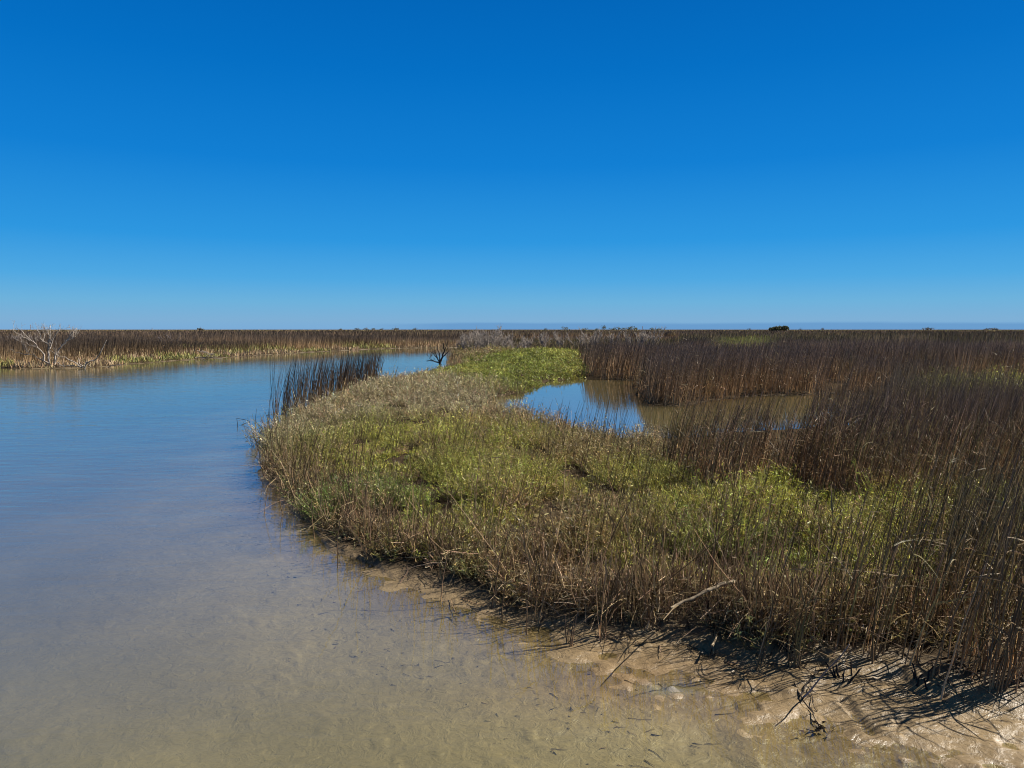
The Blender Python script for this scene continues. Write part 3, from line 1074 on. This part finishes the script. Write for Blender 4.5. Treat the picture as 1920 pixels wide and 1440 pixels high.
drawn_shrub('fallen_branch', 'bleached forked branch lying at the waterline right of the tall dead shrub', 'branch', 157, 691, [
    ('limb', .045, [[(1240, 760), (1290, 665), (1380, 640), (1470, 560), (1530, 450), (1575, 370)]]),
    ('limb', .04, [[(1240, 725), (1180, 670), (1160, 610)], [(1240, 715), (1270, 640)]]),
    ('limb', .035, [[(1230, 730), (1140, 650), (980, 590), (860, 500)], [(1150, 700), (1000, 720), (860, 660)]]),
    ('limb', .03, [[(1300, 670), (1340, 720)], [(1200, 720), (1060, 705), (900, 700)]]),
], 8, M_BLEACH, .05, 1, 0.25, 0.008, (1250, 745))
drawn_shrub('driftwood_stick', 'thin arched grey stick at the waterline of the far left bank', 'stick', 212, 688.5, [
    ('limb', .028, [[(1590, 730), (1680, 700), (1780, 680), (1800, 720)]])], 8, M_GREYWOOD, .05, 1, 0.15, 0.006, (1690, 728))
drawn_shrub('dead_tree', 'small black dead tree standing in the channel off the green spit', 'dead tree', 825, 684, [
    ('trunk', .085, [[(378, 700), (376, 640), (385, 585)]]),
    ('limb', .06, [[(390, 605), (420, 540), (450, 450), (440, 380), (435, 330)], [(420, 540), (470, 490), (520, 450)], [(450, 450), (470, 390), (500, 340)]]),
    ('limb', .045, [[(372, 620), (340, 560), (290, 500), (250, 470)], [(340, 560), (320, 490), (295, 440)]]),
    ('limb', .04, [[(378, 600), (375, 520), (365, 470), (345, 410), (335, 350)]]),
    ('limb', .045, [[(370, 625), (290, 600), (180, 585)], [(290, 600), (230, 560), (260, 510)]]),
], 8, M_DARKWOOD, .06, 4, 0.32, 0.010, (378, 660))
drawn_shrub('dead_shrub', 'low spreading grey dead shrub midway along the far left bank', 'dead shrub', 321, 662, [
    ('limb', .04, [[(640, 420), (600, 330), (540, 270), (500, 210)], [(600, 330), (560, 340), (520, 300)]]),
    ('limb', .035, [[(645, 420), (640, 330), (600, 280)], [(650, 400), (690, 300), (680, 230)]]),
    ('limb', .035, [[(655, 420), (720, 340), (745, 300)], [(720, 340), (700, 270), (745, 250)]]),
    ('limb', .025, [[(700, 430), (830, 400), (880, 345)]]),
], 8, M_GREYWOOD, .05, 6, 0.6, 0.014, (650, 430))
drawn_shrub('driftwood_pile', 'heap of bleached driftwood sticks low on the far left bank', 'driftwood', 393, 673.5, [
    ('stick', .035, [[(1010, 575), (1200, 560), (1390, 590)]]), ('stick', .03, [[(1120, 480), (1250, 520), (1300, 560)]]),
    ('stick', .028, [[(1180, 545), (1280, 520), (1240, 550)]]), ('stick', .03, [[(1030, 480), (1160, 510), (1290, 590)]]),
    ('stick', .025, [[(1090, 600), (1220, 575), (1330, 555)]]),
], 8, M_BLEACH, .05, 1, 0.3, 0.012, (1210, 600))


def wild_shrub(label, px, dist, height, limbs, spread, material, group=None, name='dead_shrub', r0=.03, tw=6, cat='dead shrub'):
    x = (px - 960) / F_PX * dist
    root = empty(name, (x, dist, 0.1), label, cat, group)
    for k in range(limbs):
        wd = Wood()
        tl = random.gauss(0, spread)
        tw_ = random.gauss(0, spread)
        d = Vector((tl, tw_, 1)).normalized()
        pts = [Vector((random.gauss(0, .12), random.gauss(0, .12), -.08))]
        L = height * random.uniform(0.6, 1.05) / max(d.z, .5)
        for s in range(5):
            d = (d + Vector((random.gauss(0, .16), random.gauss(0, .16), random.gauss(.03, .1)))).normalized()
            pts.append(pts[-1] + d * L / 5)
        wd.limb(pts, r0, r0 * .3, 5)
        wd.twigs(pts, r0 * .7, height * .32, tw + 3, 2, .7)
        wd.build('limb', material, root)
    return root


TH = 'grey dead shrubs behind the green spit'
for px, dist, h, nl, sp, lab in [
    (868, 64, 1.35, 9, .35, 'grey leafless shrub at the left end of the thicket, nearest the channel'),
    (884, 61, 1.7, 13, .30, 'dense grey leafless shrub just right of the thicket\'s channel end'),
    (899, 65, 1.85, 14, .28, 'grey leafless shrub of upright twigs in the left half of the thicket'),
    (914, 60, 2.0, 15, .26, 'tallest grey leafless shrub in the middle of the thicket'),
    (930, 63, 1.75, 14, .32, 'grey leafless shrub in the thicket just left of the distant blue water'),
    (946, 66, 1.5, 11, .4, 'grey leafless shrub in front of the distant blue water'),
    (962, 68, 1.4, 9, .45, 'low grey leafless shrub right of the distant blue water'),
    (985, 72, 1.5, 8, .45, 'thin grey leafless shrub at the right end of the thicket'),
    (1019, 76, 1.75, 9, .28, 'pale dead shrub with one hooked tall stem behind the bright green patch'),
    (1051, 78, 1.8, 7, .28, 'pale dead shrub of few upright stems behind the green patch\'s right corner'),
    (1093, 78, 1.75, 6, .62, 'wide pale dead shrub with limbs spread like a fan above the brown reeds'),
    (1116, 76, 1.9, 10, .40, 'dense pale dead shrub touching the right side of the fan shaped one'),
    (1146, 86, 1.7, 7, .42, 'small pale dead shrub right of the fan shaped pair'),
    (1174, 88, 1.8, 6, .34, 'thin pale dead shrub above the reeds of the pond\'s far side'),
    (1200, 84, 1.75, 9, .25, 'pale dead shrub of straight twigs above the reed island'),
    (1224, 88, 1.95, 9, .36, 'rightmost pale dead shrub above the reed island'),
]:
    wild_shrub(lab, px, dist, h, nl, sp, M_BLEACH, TH, r0=.028 if px < 1000 else .036, tw=9 if px < 1000 else 6)
for px, dist, h, nl, lab in [(18, 58, 1.65, 12, 'grey leafless shrub at the left edge of the photo, behind the green bank'),
                             (45, 60, 1.6, 10, 'grey leafless shrub just left of the tall bleached one')]:
    wild_shrub(lab, px, dist, h, nl, .4, M_GREYWOOD, 'grey shrubs on the far left bank', r0=.03, tw=7)

# --- foreground reed clumps: every stem a part, its withered leaves a sub-part
def stem_pair(root, base, d, L, rad, olive, nleaf, bend):
    bs, bl = Bag(), Bag()
    D0 = np.array([d])
    C = curve_pts(np.array([base]), unit(D0), np.array([L]), np.array([0.02]), 7, 0.008)
    C[..., 0] += bend * L * np.linspace(0, 1, 8)[None] ** 2
    tubes(bs, C, np.array([rad]), np.array([rad * .3]), reed_cols(1, 7, np.array([olive])) * 1.15, 6)
    o = bs.build('stem', M_REED, root, True)
    if nleaf:
        f = rng.uniform(0.12, 0.85, nleaf) * 7
        i0 = np.minimum(f.astype(int), 6)
        fr = (f - i0)[:, None]
        Q = C[0, i0] * (1 - fr) + C[0, i0 + 1] * fr
        ld = up_dirs(nleaf, .6, .45)
        br = (rng.uniform(0, 1, nleaf) < .4)[:, None]
        ld = np.where(br, unit(ld * np.array([1.3, 1.3, .2])), ld)
        Cl = curve_pts(Q, ld, rng.uniform(.12, .38, nleaf), rng.uniform(0, .7, nleaf), 5, 0.02)
        cl = jit((0.24, 0.165, 0.09), nleaf, .3) * (1 - olive * .4) + np.array([[.13, .15, .05]]) * olive * .4
        wl_ = rng.uniform(.006, .012, nleaf)
        ribbons(bl, Cl, wl_, wl_ * .15, ramp_col(cl, cl * .85, 5), True)
        for q in bl.singles():
            q.build('leaf', M_STRAW, o)


def reed_clump(px, py, n_, h, label, olive=0.1, spread=.05, lean=.12, name='reed_clump', cat='reeds', group='reeds standing at the edge of the mud', leaves=3, rad=.0055):
    g = at(px, py)
    z = float(ground_z(np.array([g[0]]), np.array([g[1]]))[0])
    root = empty(name, (g[0], g[1], z), label, cat, group)
    for _ in range(n_):
        a_ = random.uniform(0, 6.28)
        r_ = spread * math.sqrt(random.random())
        tl = random.gauss(0, .07)
        stem_pair(root, (r_ * math.cos(a_), r_ * math.sin(a_), -.03), (lean + tl + r_ * math.cos(a_), random.gauss(0, .06), 1), h * random.uniform(.65, 1.08), rad * random.uniform(.7, 1.2),
                  min(1, olive * random.uniform(.4, 1.6)), random.randint(max(0, leaves - 2), leaves + 1), random.uniform(.02, .14))
    return root


RC = reed_clump
RC(1417, 1256, 4, 1.05, 'dark clump of four reeds fanning from one foot, first on the mud from the left', .05, .04, .14)
RC(1487, 1260, 7, 0.85, 'short green stemmed reed clump on the mud right of the dark fan of reeds', .9, .035, .08, leaves=4)
RC(1565, 1245, 6, 1.2, 'reed clump whose feet stand just behind the blackened stubble', .5, .06, .15)
RC(1640, 1262, 7, 1.3, 'reed clump rooted in the black shade between the stubble and the leaning lone reed', .45, .07, .15)
RC(1700, 1272, 6, 1.3, 'reed clump directly behind the foot of the leaning lone reed', .4, .06, .16)
RC(1787, 1282, 9, 1.3, 'thick tan reed bundle leaning right, just right of the leaning lone reed', .1, .05, .2, leaves=4)
RC(1814, 1274, 4, 1.2, 'slim reed clump tucked behind the thick tan bundle', .3, .04, .12)
RC(1833, 1295, 5, 1.3, 'brown reed clump between the thick tan bundle and the heavy front clump', .15, .04, .12, leaves=4)
RC(1867, 1326, 11, 1.35, 'heavy tan reed clump standing farthest forward on the mud at lower right', .12, .055, .13, leaves=4)
RC(1912, 1315, 8, 1.3, 'reed clump cut by the right edge of the photo, beside the heavy front clump', .2, .06, .1, leaves=4)
RC(1128, 1206, 5, .62, 'short dead reed clump at the foot of the brown stems, above the grey wet patch', .05, .05, .03)
RC(1066, 1212, 4, .30, 'tiny broken reed tuft standing out on the wet mud left of centre bottom', 0, .05, .02, leaves=1)
RC(1004, 1168, 4, .62, 'dead reed clump rooted at the mud edge below the middle of the spit', .05, .06, .02)
RC(930, 1143, 4, .66, 'dead reed clump with curled leaves where mud meets the brown tangle', .05, .05, .0, leaves=4)
LS = dict(name='reed_stalk', cat='reed', group='single reeds by the water', leaves=1)
RC(1762, 1326, 1, 1.25, 'lone reed leaning right from bare mud left of the heavy front clump', .1, .0, .24, **LS)
RC(1745, 1298, 1, .7, 'short lone reed behind the leaning one at lower right', .1, .0, .12, **LS)
RC(1843, 1318, 1, .55, 'short thick reed stub just left of the heavy front clump', .0, .0, .05, **LS)
RC(1903, 1331, 1, .5, 'short reed stub on bare mud at the right edge of the photo', .0, .0, .02, **LS)
RC(988, 1188, 1, .62, 'straight lone reed planted in mud below the middle of the spit', .0, .0, -.03, **LS)
RC(941, 1167, 1, .42, 'short lone reed left of the straight one at the mud edge', .0, .0, .0, **LS)
RC(827, 1127, 1, .4, 'short grey reed at the waterline below the left part of the spit', .0, .0, .04, **LS)
RC(633, 1060, 1, .55, 'leaning lone reed standing in clear shallow water below the spit\'s left end', .0, .0, -.05, **LS)
RC(591, 1008, 1, .5, 'thin reed at the waterline above the lone leaning one', .0, .0, .0, **LS)
RC(531, 964, 1, .75, 'crooked pale reed leaning left at the spit\'s muddy left corner', .0, .0, -.1, **LS)
RC(495, 963, 1, .72, 'straight reed in open water off the spit\'s left corner', .0, .0, .0, **LS)
RC(480, 808, 1, .72, 'tall lone reed in the channel, leftmost of all', .0, .0, .03, rad=.008, **LS)
RC(490, 806, 1, .52, 'second reed from the left in the channel, shorter than its neighbour', .0, .0, .02, rad=.008, **LS)
RC(500, 802, 2, .5, 'pair of thin reeds in the channel beside the dark reed clump', .0, .06, .02, rad=.008, **LS)
RC(711, 716, 1, 1.25, 'thick dark twig rising against the channel right of the dark reed clump', .0, .0, .02, rad=.016, **LS)
RC(738, 722, 1, 1.0, 'leaning dark twig on the spit\'s crest right of the thick one', .0, .0, .25, rad=.016, **LS)
RC(905, 1030, 5, .95, 'dark reeds crossing each other above the green front of the spit', .1, .18, .1, group='reeds on the spit', leaves=1)
RC(960, 1020, 4, .85, 'thin dark reeds bent right in the middle of the spit', .1, .2, .25, group='reeds on the spit', leaves=1)
RC(1110, 1080, 5, .8, 'thin reeds leaning right over the brown middle of the spit', .2, .25, .25, group='reeds on the spit', leaves=1)
RC(690, 1000, 4, .85, 'few straight reeds above the brown left front of the spit', .0, .2, .0, group='reeds on the spit', leaves=1)

# bent stem in the channel
g = at(458, 797)
ms = math.hypot(*g) / F_PX
wd = Wood()
wd.limb(crook([((x_ - 458) * ms, 0, (797 - y_) * ms) for x_, y_ in [(446, 801), (445, 785), (457, 787), (468, 791), (460, 794), (447, 799)]], 2, .02), .007, .005, 5)
bs_ = wd.build('bent_stem', M_DARKWOOD)
bs_.location = (g[0], g[1], 0)
tag(bs_, 'thin dead stem bent into a triangle in the channel left of the spit', 'stem')

# driftwood log and pale sticks
a_, b_ = at(1258, 1140, .28), at(1378, 1089, .40)
wd = Wood()
wd.limb(crook([(a_[0], a_[1], .28), ((a_[0] + b_[0]) / 2, (a_[1] + b_[1]) / 2, .355), (b_[0], b_[1], .40)], 5, .015), .010, .016, 6)
lg = wd.build('driftwood_log', M_LOG)
tag(lg, 'pale driftwood log lying slanted on the plants at the front of the spit', 'log')
for (x0, y0, x1, y1, zz, lab) in [(1426, 1097, 1488, 1104, .33, 'pale thin stick lying in the reeds right of the driftwood log'),
                                  (1335, 1212, 1368, 1150, .12, 'grey bare stick propped on the mud below the driftwood log')]:
    a_, b_ = at(x0, y0, zz), at(x1, y1, zz)
    wd = Wood()
    wd.limb(crook([(a_[0], a_[1], zz), (b_[0], b_[1], zz + .03)], 5, .02), .008, .004, 6)
    tag(wd.build('stick', M_LOG), lab, 'stick')

# dark branch on the mud
e8 = lambda x_, y_: at(1350 + x_ / 6.4, 1180 + y_ / 6.4)
root = empty('fallen_branch', (0, 0, 0), 'black crooked branch lying on the bare mud at the bottom right', 'branch')
def on_mud(line, h0=.012):
    P_ = [e8(*q) for q in line]
    return [(q[0], q[1], float(ground_z(np.array([q[0]]), np.array([q[1]]))[0]) + h0) for q in P_]
for line, r_ in (([(885, 730), (970, 850), (1110, 1030), (1170, 1160)], .0045), ([(960, 850), (1040, 740), (1140, 630), (1290, 590)], .005), ([(1060, 770), (1110, 890), (1130, 980)], .003)):
    wd = Wood()
    pts = wd.limb(crook(on_mud(line), 3, .04), r_, r_ * .5)
    wd.twigs(pts, .0025, .07, 3, 1, -.15)
    wd.build('limb', M_DARKWOOD, root)
bl = Bag()
g = e8(1230, 1230)
N = 26
P = np.stack([g[0] + rng.normal(0, .03, N), g[1] + rng.normal(0, .03, N), np.full(N, .03)], -1)
P[:, 2] += ground_z(P[:, 0], P[:, 1])
C = curve_pts(P, up_dirs(N, 1.2, .4), rng.uniform(.02, .06, N), rng.uniform(0, .5, N), 3)
cl = jit((.05, .036, .026), N)
ribbons(bl, C, np.full(N, .012), np.full(N, .003), ramp_col(cl, cl, 3), True)
tag(bl.build('withered_leaves', M_STRAW), 'clot of withered dark leaves on the mud below the black branch', 'leaves')
# thin leaning stalk over it
a_ = e8(970, 845)
wd = Wood()
top = at(1350 + 1550 / 6.4, 1180 + 180 / 6.4, .42)
wd.limb(crook([(a_[0], a_[1], 0), (top[0], top[1], .42)], 6, .015), .006, .003, 6)
tag(wd.build('leaning_stalk', M_GREYWOOD), 'thin grey stalk rising aslant from the black branch into the reeds', 'stalk')

# stubble
for px, py, k_, lab in [(1583, 1290, 9, 'blackened stubble of a broken reed tuft on the mud'), (1730, 1300, 6, 'small black reed stubble left of the leaning lone reed\'s foot'),
                        (1470, 1240, 8, 'dark broken stubs at the root of the short green reed clump')]:
    g = at(px, py)
    zz = float(ground_z(np.array([g[0]]), np.array([g[1]]))[0])
    root = empty('reed_stubble', (g[0], g[1], zz), lab, 'reed stubs', 'reed stubs on the mud')
    for _ in range(k_):
        wd = Wood()
        q = Vector((random.gauss(0, .035), random.gauss(0, .03), -.02))
        wd.limb(crook([q, q + Vector((random.gauss(0.01, .03), random.gauss(0, .03), random.uniform(.05, .13)))], 3, .05), .006, .004, 6)
        wd.build('stub', M_DARKWOOD, root)

# --- far trees and poles
def leaf_crown(n_, rx, ry, rz, zc, size, c0, seed_):
    r2 = np.random.default_rng(seed_)
    lobes = r2.normal(0, 1, (7, 3)) * np.array([rx * .42, ry * .42, rz * .3])
    p = lobes[r2.integers(0, 7, n_)] + unit(r2.normal(0, 1, (n_, 3))) * r2.uniform(.5, 1, (n_, 1)) ** .5 * np.array([rx, ry, rz]) * .55
    p[:, 2] = np.maximum(p[:, 2], -rz * .7) + zc
    u_ = unit(r2.normal(0, 1, (n_, 3)))
    v_ = unit(np.cross(u_, r2.normal(0, 1, (n_, 3))))
    s_ = size * r2.uniform(.5, 1.2, (n_, 1))
    V = np.stack([p - u_ * s_, p - v_ * s_ * .6, p + u_ * s_, p + v_ * s_ * .6], 1)
    Q = np.arange(n_ * 4).reshape(-1, 4)
    c = np.asarray(c0)[None] * np.exp(r2.normal(0, .35, (n_, 1)))
    b_ = Bag()
    b_.add(V, Q, np.repeat(c[:, None], 4, 1))
    return b_


def far_tree(px, dist, top_py, wpx, c0, label, group=None, n_=160, seed_=1, name='tree'):
    ppm = dist / F_PX
    H_ = CAM_H + (617.5 - top_py) * 1.5 * ppm
    W_ = wpx * ppm * 1.15
    root = empty(name, ((px - 960) * ppm, dist, 0), label, 'tree', group)
    rz = max(H_ * .48, .8)
    leaf_crown(n_, W_ * .5, W_ * .5, rz, H_ - rz * .85, W_ * .07, c0, seed_).build('crown', M_GREEN, root)
    wd = Wood()
    tr_ = wd.limb(crook([(0, 0, -.2), (W_ * .05, 0, H_ * .35), (0, 0, H_ * .75)], 2, .05), W_ * .03, W_ * .012, 6)
    wd.twigs(tr_, W_ * .012, W_ * .35, 6, 1, .4, .4)
    wd.build('trunk', M_GREYWOOD, root)


far_tree(1456, 420, 612.3, 20, (.08, .09, .048), 'dark rounded tree standing alone on the horizon at right', None, 2600, 3)
GT = 'small olive scrub trees along the horizon'
LT = 'small olive scrub tree in the row on the horizon above the pale dead shrubs'
for k, (px, tp, w_) in enumerate([(1023, 616, 7), (1060, 614.6, 11), (1095, 615.8, 9), (1118, 615.8, 8), (1131, 612.4, 10), (1148, 615.6, 9), (1158, 614.2, 10), (1171, 614.8, 9), (1183, 613.8, 13), (1192, 615, 9), (1222, 616, 9), (1236, 616.2, 9)]):
    far_tree(px, 760 + 30 * (k % 4), tp, w_, (.10, .105, .05), LT, GT, 200, 20 + k)
for k, (px, tp, w_) in enumerate([(1404, 615.6, 6), (1472, 616.2, 4), (1499, 616.4, 5), (1540, 616.0, 7), (1738, 615.4, 16), (1855, 616.0, 16)]):
    far_tree(px, 900, tp, w_, (.06, .055, .04), 'low dark bush bump on the bare horizon to the right of the scrub tree row', 'low bushes on the right horizon', 120, 50 + k, 'bush')
for k, (px, tp, w_) in enumerate([(378, 616.2, 14), (640, 616.2, 8), (672, 615.8, 9), (688, 615.2, 10), (700, 615.6, 8), (716, 616.2, 8), (742, 616.0, 12), (780, 616.3, 10)]):
    far_tree(px, 1100, tp, w_, (.085, .085, .05), 'low hazy green tree on the horizon beyond the channel, left of centre', 'trees on the horizon beyond the channel', 140, 70 + k)


def pole(px, dist, top_py, label, arm):
    ppm = dist / F_PX
    H_ = CAM_H + (617.5 - top_py) * ppm
    root = empty('utility_pole', ((px - 960) * ppm, dist, 0), label, 'pole', 'poles on the horizon')
    wd = Wood()
    wd.limb([(0, 0, -.3), (0, 0, H_ * .5), (0, 0, H_)], .3, .22, 6)
    wd.build('post', M_GREYWOOD, root)
    wd = Wood()
    wd.limb([(-arm, 0, H_ * .86), (0, 0.3, H_ * .86), (arm, 0, H_ * .86)], .12, .12, 6)
    wd.build('crossarm', M_GREYWOOD, root)


pole(60, 900, 608.5, 'thin pole on the horizon at far left, above the tall bleached shrub', .9)
pole(287, 900, 614.4, 'short pole on the horizon above the middle of the left bank', .8)
pole(1204, 850, 611.5, 'pole on the horizon right of the scrub tree row', .8)
